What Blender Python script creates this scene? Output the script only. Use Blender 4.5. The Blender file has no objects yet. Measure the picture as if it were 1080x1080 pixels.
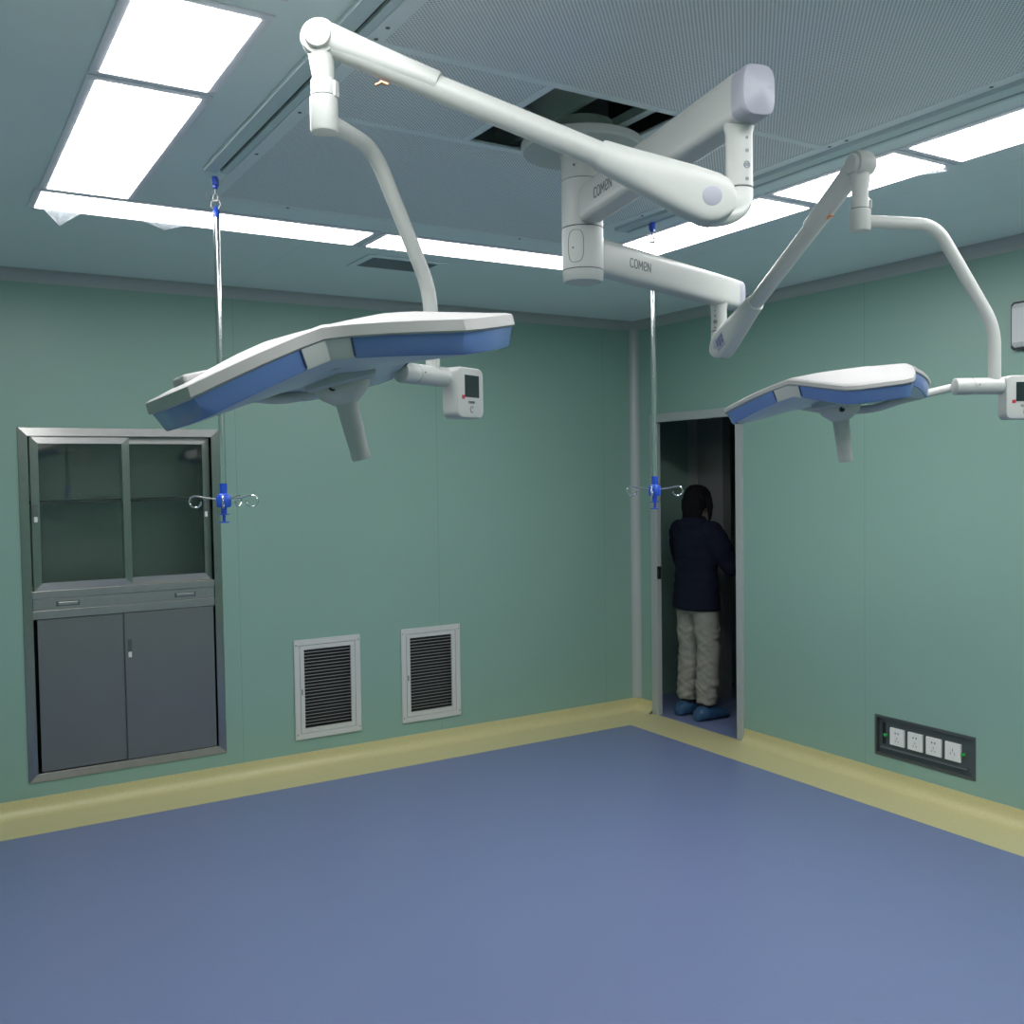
import bpy, bmesh, math, random
from mathutils import Vector, Matrix, noise
random.seed(4)
S = bpy.context.scene
COL = S.collection
pi = math.pi

# ------------------------------------------------------------ camera / world / exposure
H = 2.838                       # ceiling height
cam_d = bpy.data.cameras.new('camera'); cam = bpy.data.objects.new('camera', cam_d); COL.objects.link(cam)
cam_d.sensor_width = 36; cam_d.sensor_height = 36; cam_d.lens = 1030.947 / 1080 * 36
cam_d.clip_start = 0.02
_r, _u, _f = Vector((.8529, -.5218, -.0151)), Vector((.0325, .0242, .9992)), Vector((.5211, .8527, -.0376))
_f.normalize(); _r = (_r - _f * _r.dot(_f)).normalized(); _u = _r.cross(_f)
m = Matrix((_r, _u, -_f)).transposed().to_4x4(); m.translation = (-4.5206, -5.6494, 1.7421)
cam.matrix_world = m
S.camera = cam
w = bpy.data.worlds.new('world'); S.world = w; w.use_nodes = True
w.node_tree.nodes['Background'].inputs[0].default_value = (.02, .025, .03, 1)
w.node_tree.nodes['Background'].inputs[1].default_value = .3
S.view_settings.view_transform = 'Standard'; S.view_settings.look = 'None'
S.view_settings.gamma = 1; S.view_settings.use_curve_mapping = False
S.view_settings.exposure = 0.0
LIGHT = 12.3                    # strength of the ceiling light panels

# ------------------------------------------------------------ materials
def mat(name, col, rough=.5, metal=0, spec=.5, noise_amt=0, noise_scale=50, emit=None, strength=0, trans=0, alpha=1, bump=0, coat=0, detail=2):
    M = bpy.data.materials.new(name); M.use_nodes = True
    nt = M.node_tree; b = nt.nodes['Principled BSDF']
    b.inputs['Base Color'].default_value = (*col, 1)
    b.inputs['Roughness'].default_value = rough; b.inputs['Metallic'].default_value = metal
    b.inputs['Specular IOR Level'].default_value = spec
    b.inputs['Transmission Weight'].default_value = trans
    b.inputs['Alpha'].default_value = alpha
    b.inputs['Coat Weight'].default_value = coat
    if emit:
        b.inputs['Emission Color'].default_value = (*emit, 1); b.inputs['Emission Strength'].default_value = strength
    if noise_amt or bump:
        tc = nt.nodes.new('ShaderNodeTexCoord'); n = nt.nodes.new('ShaderNodeTexNoise')
        n.inputs['Scale'].default_value = noise_scale; n.inputs['Detail'].default_value = detail
        nt.links.new(tc.outputs['Object'], n.inputs['Vector'])
        if noise_amt:
            mx = nt.nodes.new('ShaderNodeMix'); mx.data_type = 'RGBA'
            mx.inputs[6].default_value = (*[max(0, c * (1 - noise_amt)) for c in col], 1)
            mx.inputs[7].default_value = (*[min(1, c * (1 + noise_amt)) for c in col], 1)
            nt.links.new(n.outputs['Fac'], mx.inputs[0]); nt.links.new(mx.outputs[2], b.inputs['Base Color'])
        if bump:
            bp = nt.nodes.new('ShaderNodeBump'); bp.inputs['Strength'].default_value = bump; bp.inputs['Distance'].default_value = .002
            nt.links.new(n.outputs['Fac'], bp.inputs['Height']); nt.links.new(bp.outputs['Normal'], b.inputs['Normal'])
    return M

def seam_mat(name, col, rough, axis, positions, width=.003, spec=.5):
    """painted sheet-metal panels: a thin dark joint at each position along one axis"""
    M = mat(name, col, rough, spec=spec); nt = M.node_tree; b = nt.nodes['Principled BSDF']
    tc = nt.nodes.new('ShaderNodeTexCoord'); sp = nt.nodes.new('ShaderNodeSeparateXYZ')
    nt.links.new(tc.outputs['Object'], sp.inputs[0])
    prev = None
    for p in positions:
        c = nt.nodes.new('ShaderNodeMath'); c.operation = 'COMPARE'
        nt.links.new(sp.outputs[axis], c.inputs[0]); c.inputs[1].default_value = p; c.inputs[2].default_value = width / 2
        if prev is None: prev = c
        else:
            a = nt.nodes.new('ShaderNodeMath'); a.operation = 'MAXIMUM'
            nt.links.new(prev.outputs[0], a.inputs[0]); nt.links.new(c.outputs[0], a.inputs[1]); prev = a
    n = nt.nodes.new('ShaderNodeTexNoise'); n.inputs['Scale'].default_value = 1.3
    nt.links.new(tc.outputs['Object'], n.inputs['Vector'])
    mx0 = nt.nodes.new('ShaderNodeMix'); mx0.data_type = 'RGBA'
    mx0.inputs[6].default_value = (*[c * .95 for c in col], 1); mx0.inputs[7].default_value = (*[c * 1.05 for c in col], 1)
    nt.links.new(n.outputs['Fac'], mx0.inputs[0])
    mx = nt.nodes.new('ShaderNodeMix'); mx.data_type = 'RGBA'
    nt.links.new(prev.outputs[0], mx.inputs[0]); nt.links.new(mx0.outputs[2], mx.inputs[6])
    mx.inputs[7].default_value = (*[c * .72 for c in col], 1)
    nt.links.new(mx.outputs[2], b.inputs['Base Color'])
    return M

def perforated_mat(name, col, hole, pitch, radius):
    """sheet with rows of round holes, rows running at 45 degrees"""
    M = mat(name, col, .45); nt = M.node_tree; b = nt.nodes['Principled BSDF']
    tc = nt.nodes.new('ShaderNodeTexCoord'); mp = nt.nodes.new('ShaderNodeMapping')
    mp.inputs['Rotation'].default_value = (0, 0, pi / 4); mp.inputs['Scale'].default_value = (1 / pitch,) * 3
    nt.links.new(tc.outputs['Object'], mp.inputs[0])
    fr = nt.nodes.new('ShaderNodeVectorMath'); fr.operation = 'FRACTION'; nt.links.new(mp.outputs[0], fr.inputs[0])
    sb = nt.nodes.new('ShaderNodeVectorMath'); sb.operation = 'SUBTRACT'; sb.inputs[1].default_value = (.5, .5, .5)
    nt.links.new(fr.outputs[0], sb.inputs[0])
    ml = nt.nodes.new('ShaderNodeVectorMath'); ml.operation = 'MULTIPLY'; ml.inputs[1].default_value = (1, 1, 0)
    nt.links.new(sb.outputs[0], ml.inputs[0])
    ln = nt.nodes.new('ShaderNodeVectorMath'); ln.operation = 'LENGTH'; nt.links.new(ml.outputs[0], ln.inputs[0])
    lt = nt.nodes.new('ShaderNodeMath'); lt.operation = 'LESS_THAN'; lt.inputs[1].default_value = radius / pitch
    nt.links.new(ln.outputs['Value'], lt.inputs[0])
    mx = nt.nodes.new('ShaderNodeMix'); mx.data_type = 'RGBA'
    mx.inputs[6].default_value = (*col, 1); mx.inputs[7].default_value = (*hole, 1)
    nt.links.new(lt.outputs[0], mx.inputs[0]); nt.links.new(mx.outputs[2], b.inputs['Base Color'])
    return M

GREEN = (.252, .41, .34)
M_WALLX = seam_mat('green_panel_wall_x', GREEN, .38, 0, [-5.53, -4.23, -2.929, -1.63, -.291])
M_WALLY = seam_mat('green_panel_wall_y', GREEN, .38, 1, [-6.0, -4.675, -3.35, -2.025])
M_CEIL = seam_mat('ceiling_panel', (.80, .90, .90), .4, 0, [-2.929, -1.12], .002)
M_TRIM = mat('aluminium_trim', (.42, .45, .44), .42, .1)
M_FLOOR = mat('blue_vinyl', (.172, .216, .385), .36, noise_amt=.13, noise_scale=170, detail=3, bump=.05)
M_YEL = mat('yellow_vinyl', (.60, .55, .29), .36, noise_amt=.14, noise_scale=120, detail=3)
M_WHITE = mat('offwhite_enamel', (.505, .525, .50), .36)
M_SHELL = mat('white_lamp_shell', (.42, .42, .41), .5, spec=.25)
M_LILAC = mat('grey_plastic_cap', (.35, .36, .42), .4)
M_GREYP = mat('pale_grey_plastic', (.40, .44, .44), .45)
M_HANDLE = mat('warm_grey_handle', (.56, .56, .52), .45)
M_BLUE = mat('translucent_blue_cover', (.12, .21, .47), .25, coat=.3)
M_LENS = mat('pale_lens', (.46, .54, .61), .3)
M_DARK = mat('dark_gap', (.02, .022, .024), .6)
M_BLACK = mat('black_plastic', (.012, .014, .015), .4)
M_TEXT = mat('grey_print', (.10, .11, .12), .5)
M_CHROME = mat('chrome', (.72, .73, .73), .16, 1)
M_WIRE = mat('grey_wire', (.30, .31, .31), .4, .4)
M_STEEL = mat('brushed_steel', (.40, .40, .38), .36, 1, noise_amt=.08, noise_scale=30)
def brushed(name, tangent):
    M = mat(name, (.42, .42, .40), .34, 1, noise_amt=.08, noise_scale=30); nt = M.node_tree; b = nt.nodes['Principled BSDF']
    b.inputs['Anisotropic'].default_value = .85
    v = nt.nodes.new('ShaderNodeCombineXYZ')
    for i in range(3): v.inputs[i].default_value = tangent[i]
    nt.links.new(v.outputs[0], b.inputs['Tangent']); return M
M_STEELH = brushed('steel_brushed_across', (0, 0, 1))
M_STEELV = brushed('steel_brushed_upright', (1, 0, 0))
M_STEELD = mat('satin_steel_door', (.25, .255, .25), .34, .75, noise_amt=.05, noise_scale=4)
M_STEELK = mat('dark_steel_recess', (.14, .16, .16), .45, .7)
M_CARC = mat('cabinet_inside', (.17, .21, .19), .4, .3)
M_GLASS = mat('clear_glass', (.9, .97, .94), .02, trans=1)
M_VENT = mat('vent_paint', (.60, .61, .58), .4)
M_SLAT = mat('vent_slat', (.50, .51, .49), .4)
M_PLATE = mat('white_socket', (.80, .80, .79), .35)
M_GRN = mat('green_clip', (.02, .42, .08), .35)
M_HOLD = mat('blue_plastic', (.02, .085, .55), .3)
M_RED = mat('red_sticker', (.45, .03, .05), .5)
M_COPPER = mat('copper_tag', (.75, .30, .17), .35, .7)
M_SCREEN = mat('dark_screen', (.018, .030, .034), .15)
M_STICK = mat('blue_grey_sticker', (.30, .33, .45), .5)
M_STICKD = mat('sticker_print', (.10, .12, .22), .5)
M_PERF = perforated_mat('perforated_sheet', (.86, .89, .91), (.36, .385, .39), .0092, .0029)
M_FRAME = mat('diffuser_frame', (.80, .86, .87), .4)
M_RAIL = mat('rail_aluminium', (.62, .71, .74), .38, .2)
M_LFRAME = mat('light_frame', (.78, .78, .84), .4)
M_EMIT = {k: mat('light_panel_'+k, (.9, .9, .9), .5, emit=(1, .985, .995), strength=LIGHT*f) for k, f in (('back', .66), ('left', 1.10), ('right', 1.25), ('front', 1.4))}
M_DARKV = mat('vent_mesh_grey', (.20, .23, .25), .5)
M_PLEN = mat('plenum_sheet', (.66, .76, .73), .45)
M_CORR = mat('corridor_grey_panel', (.24, .26, .255), .45)
M_JACKET = mat('navy_quilted_cloth', (.005, .0075, .019), .9, spec=.2, noise_amt=.25, noise_scale=25, bump=.3)
M_TROUS = mat('khaki_grey_cloth', (.235, .24, .205), .9, noise_amt=.12, noise_scale=30, bump=.3)
M_HAIR = mat('black_hair', (.004, .004, .005), .8, spec=.15)
M_SKIN = mat('skin', (.50, .30, .22), .55)
M_EYE = mat('eye', (.05, .04, .035), .2)
M_SHOEC = mat('blue_shoe_cover', (.03, .085, .17), .3, noise_amt=.4, noise_scale=30, bump=.6)
M_SOCK = mat('dark_sock', (.02, .02, .024), .9)
M_FILM = mat('clear_film', (.80, .85, .88), .25, alpha=.28)

# ------------------------------------------------------------ mesh helpers
class MB:
    def __init__(s): s.v = []; s.f = []; s.mi = []
    def add(s, vs, fs, mi=0):
        o = len(s.v); s.v += [Vector(x) for x in vs]
        s.f += [[i + o for i in f] for f in fs]; s.mi += [mi] * len(fs); return s
    def box(s, lo, hi, mi=0):
        x0, y0, z0 = lo; x1, y1, z1 = hi
        return s.add([(x0,y0,z0),(x1,y0,z0),(x1,y1,z0),(x0,y1,z0),(x0,y0,z1),(x1,y0,z1),(x1,y1,z1),(x0,y1,z1)],
                     [(0,3,2,1),(4,5,6,7),(0,1,5,4),(1,2,6,5),(2,3,7,6),(3,0,4,7)], mi)
    def obox(s, c, ax, ay, az, hx, hy, hz, mi=0):
        c = Vector(c); P = []
        for k in (-1, 1):
            for i, j in ((-1,-1),(1,-1),(1,1),(-1,1)): P.append(c + ax*hx*i + ay*hy*j + az*hz*k)
        return s.add(P, [(0,3,2,1),(4,5,6,7),(0,1,5,4),(1,2,6,5),(2,3,7,6),(3,0,4,7)], mi)
    def loft(s, rings, caps=True, closed=True, mi=0):
        n = len(rings[0]); vs = [p for r in rings for p in r]; fs = []
        for i in range(len(rings) - 1):
            for j in range(n if closed else n - 1):
                k = (j + 1) % n
                fs.append((i*n+j, i*n+k, (i+1)*n+k, (i+1)*n+j))
        if caps: fs.append(tuple(range(n))[::-1]); fs.append(tuple((len(rings)-1)*n + j for j in range(n)))
        return s.add(vs, fs, mi)
    def tube(s, pts, r, n=16, caps=True, mi=0, closed=False):
        pts = [Vector(p) for p in pts]; rs = r if isinstance(r, (list, tuple)) else [r] * len(pts)
        rings = []; up = None
        for i, p in enumerate(pts):
            if closed: t = pts[(i+1) % len(pts)] - pts[i-1]
            else: t = pts[min(i+1, len(pts)-1)] - pts[max(i-1, 0)]
            t = t.normalized()
            if up is None: up = t.orthogonal().normalized()
            up = (up - t * up.dot(t)).normalized(); b = t.cross(up)
            rings.append([p + (up*math.cos(2*pi*j/n) + b*math.sin(2*pi*j/n))*rs[i] for j in range(n)])
        if closed: rings.append(rings[0]); caps = False
        return s.loft(rings, caps, mi=mi)
    def lathe(s, o, axis, prof, n=32, mi=0):
        """prof: (distance along axis, radius)"""
        o = Vector(o); a = Vector(axis).normalized(); u = a.orthogonal().normalized(); b = a.cross(u)
        return s.loft([[o + a*d + (u*math.cos(2*pi*j/n) + b*math.sin(2*pi*j/n))*max(r, 1e-4) for j in range(n)] for d, r in prof], mi=mi)
    def prism(s, outline, off, mi=0):
        off = Vector(off); a = [Vector(p) for p in outline]
        return s.loft([a, [p + off for p in a]], mi=mi)
    def sphere(s, c, r, n=16, m=10, mi=0):
        c = Vector(c); r = r if isinstance(r, (tuple, list)) else (r, r, r)
        return s.loft([[c + Vector((r[0]*math.sin(t)*math.cos(2*pi*j/n), r[1]*math.sin(t)*math.sin(2*pi*j/n), -r[2]*math.cos(t))) for j in range(n)]
                       for t in [max(.02, min(pi-.02, pi*i/m)) for i in range(m+1)]], mi=mi)
    def build(s, name, mats, parent=None, org=(0,0,0), smooth=40, bevel=0, seg=2, kind=None, label=None):
        org = Vector(org)
        me = bpy.data.meshes.new(name); me.from_pydata([v - org for v in s.v], [], s.f)
        mats = mats if isinstance(mats, (list, tuple)) else [mats]
        for m_ in mats: me.materials.append(m_)
        me.polygons.foreach_set('material_index', s.mi)
        bm = bmesh.new(); bm.from_mesh(me); bmesh.ops.recalc_face_normals(bm, faces=bm.faces); bm.to_mesh(me); bm.free()
        if smooth:
            me.polygons.foreach_set('use_smooth', [True]*len(me.polygons)); me.set_sharp_from_angle(angle=math.radians(smooth))
        me.update()
        o = bpy.data.objects.new(name, me); COL.objects.link(o)
        if parent: o.parent = parent
        else: o.location = org
        if bevel:
            bv = o.modifiers.new('bevel', 'BEVEL'); bv.width = bevel; bv.segments = seg; bv.limit_method = 'ANGLE'; bv.angle_limit = math.radians(40)
            if smooth: bv.harden_normals = False
        if kind: o['kind'] = kind
        if label: o['label'] = label
        return o

def tag(o, label, cat, group=None):
    o['label'] = label; o['category'] = cat
    if group: o['group'] = group
    return o
def thing(name, label, cat, loc, group=None):
    o = bpy.data.objects.new(name, None); COL.objects.link(o); o.location = loc; o.empty_display_size = .05
    return tag(o, label, cat, group)
def copy_tree(o, parent=None):
    c = o.copy(); COL.objects.link(c); c.parent = parent
    for ch in list(o.children): copy_tree(ch, c)
    return c
def fillet(pts, rad, n=7):
    """round the corners of a polyline"""
    pts = [Vector(p) for p in pts]; out = [pts[0]]
    for i in range(1, len(pts)-1):
        a, b, c = pts[i-1], pts[i], pts[i+1]
        r = min(rad, (a-b).length*.48, (c-b).length*.48)
        p0 = b + (a-b).normalized()*r; p1 = b + (c-b).normalized()*r
        for k in range(n+1):
            t = k/n; out.append(p0*(1-t)**2 + b*2*t*(1-t) + p1*t*t)
    out.append(pts[-1]); return out
def remeshed(mb, name, material, parent, org, voxel, smooth_it=6, disp=None, label=None):
    """one continuous surface from overlapping closed lofts"""
    o = mb.build(name+'_src', material, None, (0,0,0), smooth=0)
    r = o.modifiers.new('r', 'REMESH'); r.mode = 'VOXEL'; r.voxel_size = voxel; r.use_smooth_shade = True
    if smooth_it:
        s_ = o.modifiers.new('s', 'SMOOTH'); s_.factor = .5; s_.iterations = smooth_it
    bpy.context.view_layer.update()
    me = bpy.data.meshes.new_from_object(o.evaluated_get(bpy.context.evaluated_depsgraph_get()))
    me.name = name; bpy.data.objects.remove(o)
    org = Vector(org)
    if disp:
        me.update(); nn = [v.normal.copy() for v in me.vertices]
        for v, n_ in zip(me.vertices, nn): v.co += n_ * disp(v.co)
    for v in me.vertices: v.co -= org
    for p in me.polygons: p.use_smooth = True
    if not me.materials: me.materials.append(material)
    ob = bpy.data.objects.new(name, me); COL.objects.link(ob)
    if parent: ob.parent = parent
    else: ob.location = org
    if label: ob['label'] = label
    return ob

# ------------------------------------------------------------ setting
X0, Y0 = -5.36, -6.16           # left wall, front wall; right wall x=0, back wall y=0
WT = .10; WR = .05           # wall thickness: back / right (sandwich panel)
def cells(mb, a0, a1, b0, b1, holes, put):
    xs = sorted({a0, a1, *[h[0] for h in holes], *[h[1] for h in holes]}); ys = sorted({b0, b1, *[h[2] for h in holes], *[h[3] for h in holes]})
    for i in range(len(xs)-1):
        for j in range(len(ys)-1):
            cx, cy = (xs[i]+xs[i+1])/2, (ys[j]+ys[j+1])/2
            if any(h[0] < cx < h[1] and h[2] < cy < h[3] for h in holes): continue
            put(xs[i], xs[i+1], ys[j], ys[j+1])
CAB = (-4.05, -3.035, .173, 2.022)
V1 = (-2.565, -2.245, .22, .72); V2 = (-1.862, -1.542, .22, .72)
DOOR = (-1.085, -.18, 0, 2.155)
SOCK = (-2.695, -2.097, .167, .383)
mb = MB(); cells(mb, X0-WT, WT, 0, H+.1, [CAB, V1, V2], lambda a,b,c,d: mb.box((a,0,c),(b,WT,d)))
mb.build('wall_back', M_WALLX, kind='structure', smooth=0)
mb = MB(); cells(mb, Y0-WT, 0, 0, H+.1, [DOOR, SOCK], lambda a,b,c,d: mb.box((0,a,c),(WR,b,d)))
mb.build('wall_right', M_WALLY, kind='structure', smooth=0)
MB().box((X0-WT, Y0-WT, 0), (X0, 0, H+.1)).build('wall_left', M_WALLY, kind='structure', smooth=0)
MB().box((X0, Y0-WT, 0), (0, Y0, H+.1)).build('wall_front', M_WALLX, kind='structure', smooth=0)
MB().box((X0-WT, Y0-WT, -.1), (3.2, .5, 0)).build('floor', M_FLOOR, kind='structure', smooth=0)
PX0, PX1, PY0, PY1 = -3.525, -1.83, -4.39, -1.77     # air diffuser
mb = MB(); cells(mb, X0-WT, WT, Y0-WT, WT, [(PX0+.01, PX1-.01, PY0+.01, PY1-.01)], lambda a,b,c,d: mb.box((a,c,H),(b,d,H+.1)))
mb.build('ceiling', M_CEIL, kind='structure', smooth=0)
# plenum box above the diffuser
mb = MB(); a, b, c, d, z1 = PX0-.02, PX1+.02, PY0-.02, PY1+.02, H+.42
mb.box((a,c,z1),(b,d,z1+.03)); mb.box((a-.03,c,H+.1),(a,d,z1)); mb.box((b,c,H+.1),(b+.03,d,z1)); mb.box((a,c-.03,H+.1),(b,c,z1)); mb.box((a,d,H+.1),(b,d+.03,z1))
mb.build('ceiling_plenum', M_PLEN, kind='structure', smooth=0)

# yellow vinyl skirting: flat border on the floor, cove, upstand
HC, BW, CR = .088, .337, .055
def skirt_profile():
    P = [(0, HC), (.004, HC), (.004, CR+.004)]
    for k in range(1, 7):
        t = pi/2*k/6; P.append((.004+CR-CR*math.cos(t), .004+CR-CR*math.sin(t)-.0025))
    P += [(.175, .0015), (BW, .0015), (BW, -.001), (.175, -.001), (0, -.001)]
    return P
def skirt(name, fn, spans, miter=None):
    mb = MB(); pr = skirt_profile()
    for s0, s1, tall in spans:
        P = pr if tall else [(0, .0015), (.175, .0015), (BW, .0015), (BW, -.001), (.175, -.001), (0, -.001)]
        mb.loft([[fn(s0, d, z, 0) for d, z in P], [fn(s1, d, z, 1) for d, z in P]], caps=False)
    return mb.build(name, M_YEL, kind='structure', smooth=50)
skirt('baseboard_back', lambda s,d,z,e: Vector((s + (d if e == 0 else -d), -d, z)), [(X0, 0, True)])
ys = [(0, -.175, True), (-.175, -1.088, False), (-1.088, Y0, True)]
skirt('baseboard_right', lambda s,d,z,e: Vector((-d, min(s, -d) if s > -2 else max(s, Y0+d), z)), ys)
skirt('baseboard_left', lambda s,d,z,e: Vector((X0+d, s + (d if e == 0 else -d), z)), [(Y0, 0, True)])
skirt('baseboard_front', lambda s,d,z,e: Vector((s + (d if e == 0 else -d), Y0+d, z)), [(X0, 0, True)])

# cove trims (quarter round aluminium) at the ceiling and in the corners
def cove(name, fn, s0, s1, r=.06):
    mb = MB(); P = [(0, 0)] + [(r - r*math.sin(pi/2*k/8), r - r*math.cos(pi/2*k/8)) for k in range(9)]
    P[1] = (r, 0); P[-1] = (0, r)
    mb.loft([[fn(s0, d, e) for d, e in P], [fn(s1, d, e) for d, e in P]])
    mb.build(name, M_TRIM, kind='structure', smooth=40)
cove('trim_1', lambda s,d,e: Vector((s, -d-.0005, H-e-.0005)), X0, 0)
cove('trim_2', lambda s,d,e: Vector((-d-.0005, s, H-e-.0005)), Y0, 0)
cove('trim_3', lambda s,d,e: Vector((X0+d+.0005, s, H-e-.0005)), Y0, 0)
cove('trim_4', lambda s,d,e: Vector((s, Y0+d+.0005, H-e-.0005)), X0, 0)
cove('trim_5', lambda s,d,e: Vector((-d-.0005, -e-.0005, s)), HC, H-.04, .05)
cove('trim_6', lambda s,d,e: Vector((X0+d+.0005, -e-.0005, s)), HC, H-.04, .05)
cove('trim_7', lambda s,d,e: Vector((X0+d+.0005, Y0+e+.0005, s)), HC, H-.04, .05)
cove('trim_8', lambda s,d,e: Vector((-d-.0005, Y0+e+.0005, s)), HC, H-.04, .05)

# door opening frame
mb = MB()
for y0, y1, z0, z1 in ((-.242, -.176, 0, 2.16), (-1.09, -1.03, 0, 2.16), (-1.03, -.242, 2.1, 2.16)):
    mb.box((-.012, y0, z0+.0016), (.032, y1, z1))
dr = mb.build('door_1', M_TRIM, kind='structure', smooth=0, bevel=.003)
MB().box((-.010, -.254, .985), (.02, -.2415, 1.075)).build('latch', M_BLACK, dr, smooth=0, bevel=.003)
# space behind the door
MB().box((WR, .26, 0), (3.2, .36, 2.6)).build('wall_corridor_left', M_WALLX, kind='structure', smooth=0)
MB().box((.75, -.119, 0), (.83, .26, 2.6)).build('wall_corridor_far', M_CORR, kind='structure', smooth=0)
MB().box((WR, -2.3, 0), (3.2, -2.2, 2.6)).build('wall_corridor_right', M_WALLX, kind='structure', smooth=0)
MB().box((3.2, -2.3, 0), (3.3, .36, 2.6)).build('wall_corridor_end', M_CORR, kind='structure', smooth=0)
MB().box((WR, -2.3, 2.6), (3.3, .36, 2.7)).build('ceiling_corridor', M_CORR, kind='structure', smooth=0)
MB().box((.735, .19, .001), (.75, .259, 2.6)).box((.73, .165, .001), (.75, .18, 2.6)).build('trim_9', M_TRIM, kind='structure', smooth=0)

# ------------------------------------------------------------ ceiling lights
def ceiling_light(x0, x1, y0, y1, label, row):
    fr = .028; org = ((x0+x1)/2, (y0+y1)/2, H)
    t = thing('ceiling_light', label, 'light', org, 'flush ceiling light panels')
    mb = MB()
    for a, b, c, d in ((x0-fr, x1+fr, y0-fr, y0), (x0-fr, x1+fr, y1, y1+fr), (x0-fr, x0, y0, y1), (x1, x1+fr, y0, y1)):
        mb.box((a, c, H-.006), (b, d, H-.0003))
    mb.build('frame', M_LFRAME, t, org, smooth=0, bevel=.002)
    MB().box((x0, y0, H-.0078), (x1, y1, H-.0005)).build('diffuser', M_EMIT[row], t, org, smooth=0)
LX0, LX1, RX0, RX1 = -4.062, -3.782, -1.595, -1.312
for y0, y1, lb in ((-2.764, -1.63, 'long left-row light panel, its end meeting the corner of the back row'),
                   (-3.33, -2.832, 'short light panel at the top left of the photo, nearest to the camera'),
                   (-4.53, -3.47, 'long left-row light panel beyond the short one, above the frame')):
    ceiling_light(LX0, LX1, y0, y1, lb, 'left')
for y0, y1, lb in ((-2.80, -1.63, 'long right-row light panel behind the swing arms, next to the hanging hook'),
                   (-3.428, -2.878, 'short right-row light panel behind the right lamp spring arm'),
                   (-4.53, -3.494, 'right-row light panel cut by the right edge of the photo')):
    ceiling_light(RX0, RX1, y0, y1, lb, 'right')
for x0, x1, y0, y1, lb in ((-4.075, -2.735, -1.569, -1.325, 'back-row light panel on the left, behind the left pole'),
                           (-2.662, -1.30, -1.569, -1.325, 'back-row light panel behind the central column and left lamp yoke'),
                           (-4.075, -2.735, -4.84, -4.60, 'front-row light panel on the left, above the frame'),
                           (-2.662, -1.30, -4.84, -4.60, 'front-row light panel on the right, above the frame')):
    ceiling_light(x0, x1, y0, y1, lb, 'back' if y0 > -3 else 'front')

# ------------------------------------------------------------ perforated air diffuser
org = (-2.68, -3.08, H)
ad = thing('air_diffuser', 'large grey perforated ceiling panel field around the lamp column', 'air diffuser', org)
HX0, HX1, HY0, HY1 = -2.94, -2.48, -3.33, -2.83
def strips(mb, rects):
    for a, b, c, d in rects: mb.box((a, c, H-.006), (b, d, H+.004))
mb = MB(); e = .045
strips(mb, [(PX0, PX0+e, PY0, PY1), (PX1-e, PX1, PY0, PY1), (PX0+e, PX1-e, PY0, PY0+e), (PX0+e, PX1-e, PY1-e, PY1)])
mb.build('frame', M_FRAME, ad, org, smooth=0, bevel=.0015)
for r in ((PX0+e, PX1-e, HY0-.03, HY0), (PX0+e, PX1-e, HY1, HY1+.03), (HX0-.03, HX0, HY0, HY1), (HX1, HX1+.03, HY0, HY1)):
    mb = MB(); strips(mb, [r]); mb.build('divider', M_FRAME, ad, org, smooth=0, bevel=.0015)
for a, b, c, d in ((PX0+e, PX1-e, PY0+e, HY0-.03), (PX0+e, PX1-e, HY1+.03, PY1-e), (PX0+e, HX0-.03, HY0, HY1), (HX1+.03, PX1-e, HY0, HY1)):
    MB().box((a, c, H-.003), (b, d, H-.001)).build('perforated_sheet', M_PERF, ad, org, smooth=0)
for x in (PX0+.022, PX1-.022):
    for y in (-1.80, -2.377, -2.806, -3.37, -3.44, -3.95):
        MB().lathe((x, y, H-.006), (0,0,-1), [(0, .006), (.002, .005)], 10).build('screw', M_TEXT, ad, org)
for x in (-3.2, -2.68, -2.1):
    MB().lathe((x, PY1-.022, H-.006), (0,0,-1), [(0, .006), (.002, .005)], 10).build('screw', M_TEXT, ad, org)
mb = MB(); mb.box((HX0, HY1-.10, H+.03), (HX1, HY1-.07, H+.07)); mb.box((HX0, HY1-.03, H+.10), (HX1, HY1, H+.13))
mb.box((HX1-.06, HY0, H+.03), (HX1-.03, HY1-.10, H+.06)); mb.box((HX0+.22, HY0-.1, H+.05), (HX0+.24, HY1+.2, H+.4)); mb.box((HX0-.2, HY1+.25, H+.05), (HX1+.3, HY1+.27, H+.4))
mb.build('inner_framing', M_PLEN, ad, org, smooth=0)

# ------------------------------------------------------------ infusion rails
def rail(xa, xb, slot, y0, y1, label):
    org = ((xa+xb)/2, (y0+y1)/2, H)
    t = thing('infusion_rail', label, 'rail', org, 'ceiling rails for infusion poles')
    mb = MB(); h = .016; s = .006
    mb.box((xa, y0, H-h), (slot-s, y1, H-.0003)); mb.box((slot+s, y0, H-h), (xb, y1, H-.0003))
    mb.build('track', M_RAIL, t, org, smooth=0, bevel=.002)
    MB().box((slot-s, y0+.004, H-.005), (slot+s, y1-.004, H-.0003)).build('slot', M_DARK, t, org, smooth=0)
rail(-3.62, -3.537, -3.567, -4.05, -2.14, 'grey ceiling rail with a dark slot, left of the perforated panels')
rail(-1.818, -1.735, -1.758, -4.05, -2.14, 'grey ceiling rail with a dark slot, right of the perforated panels')

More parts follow.
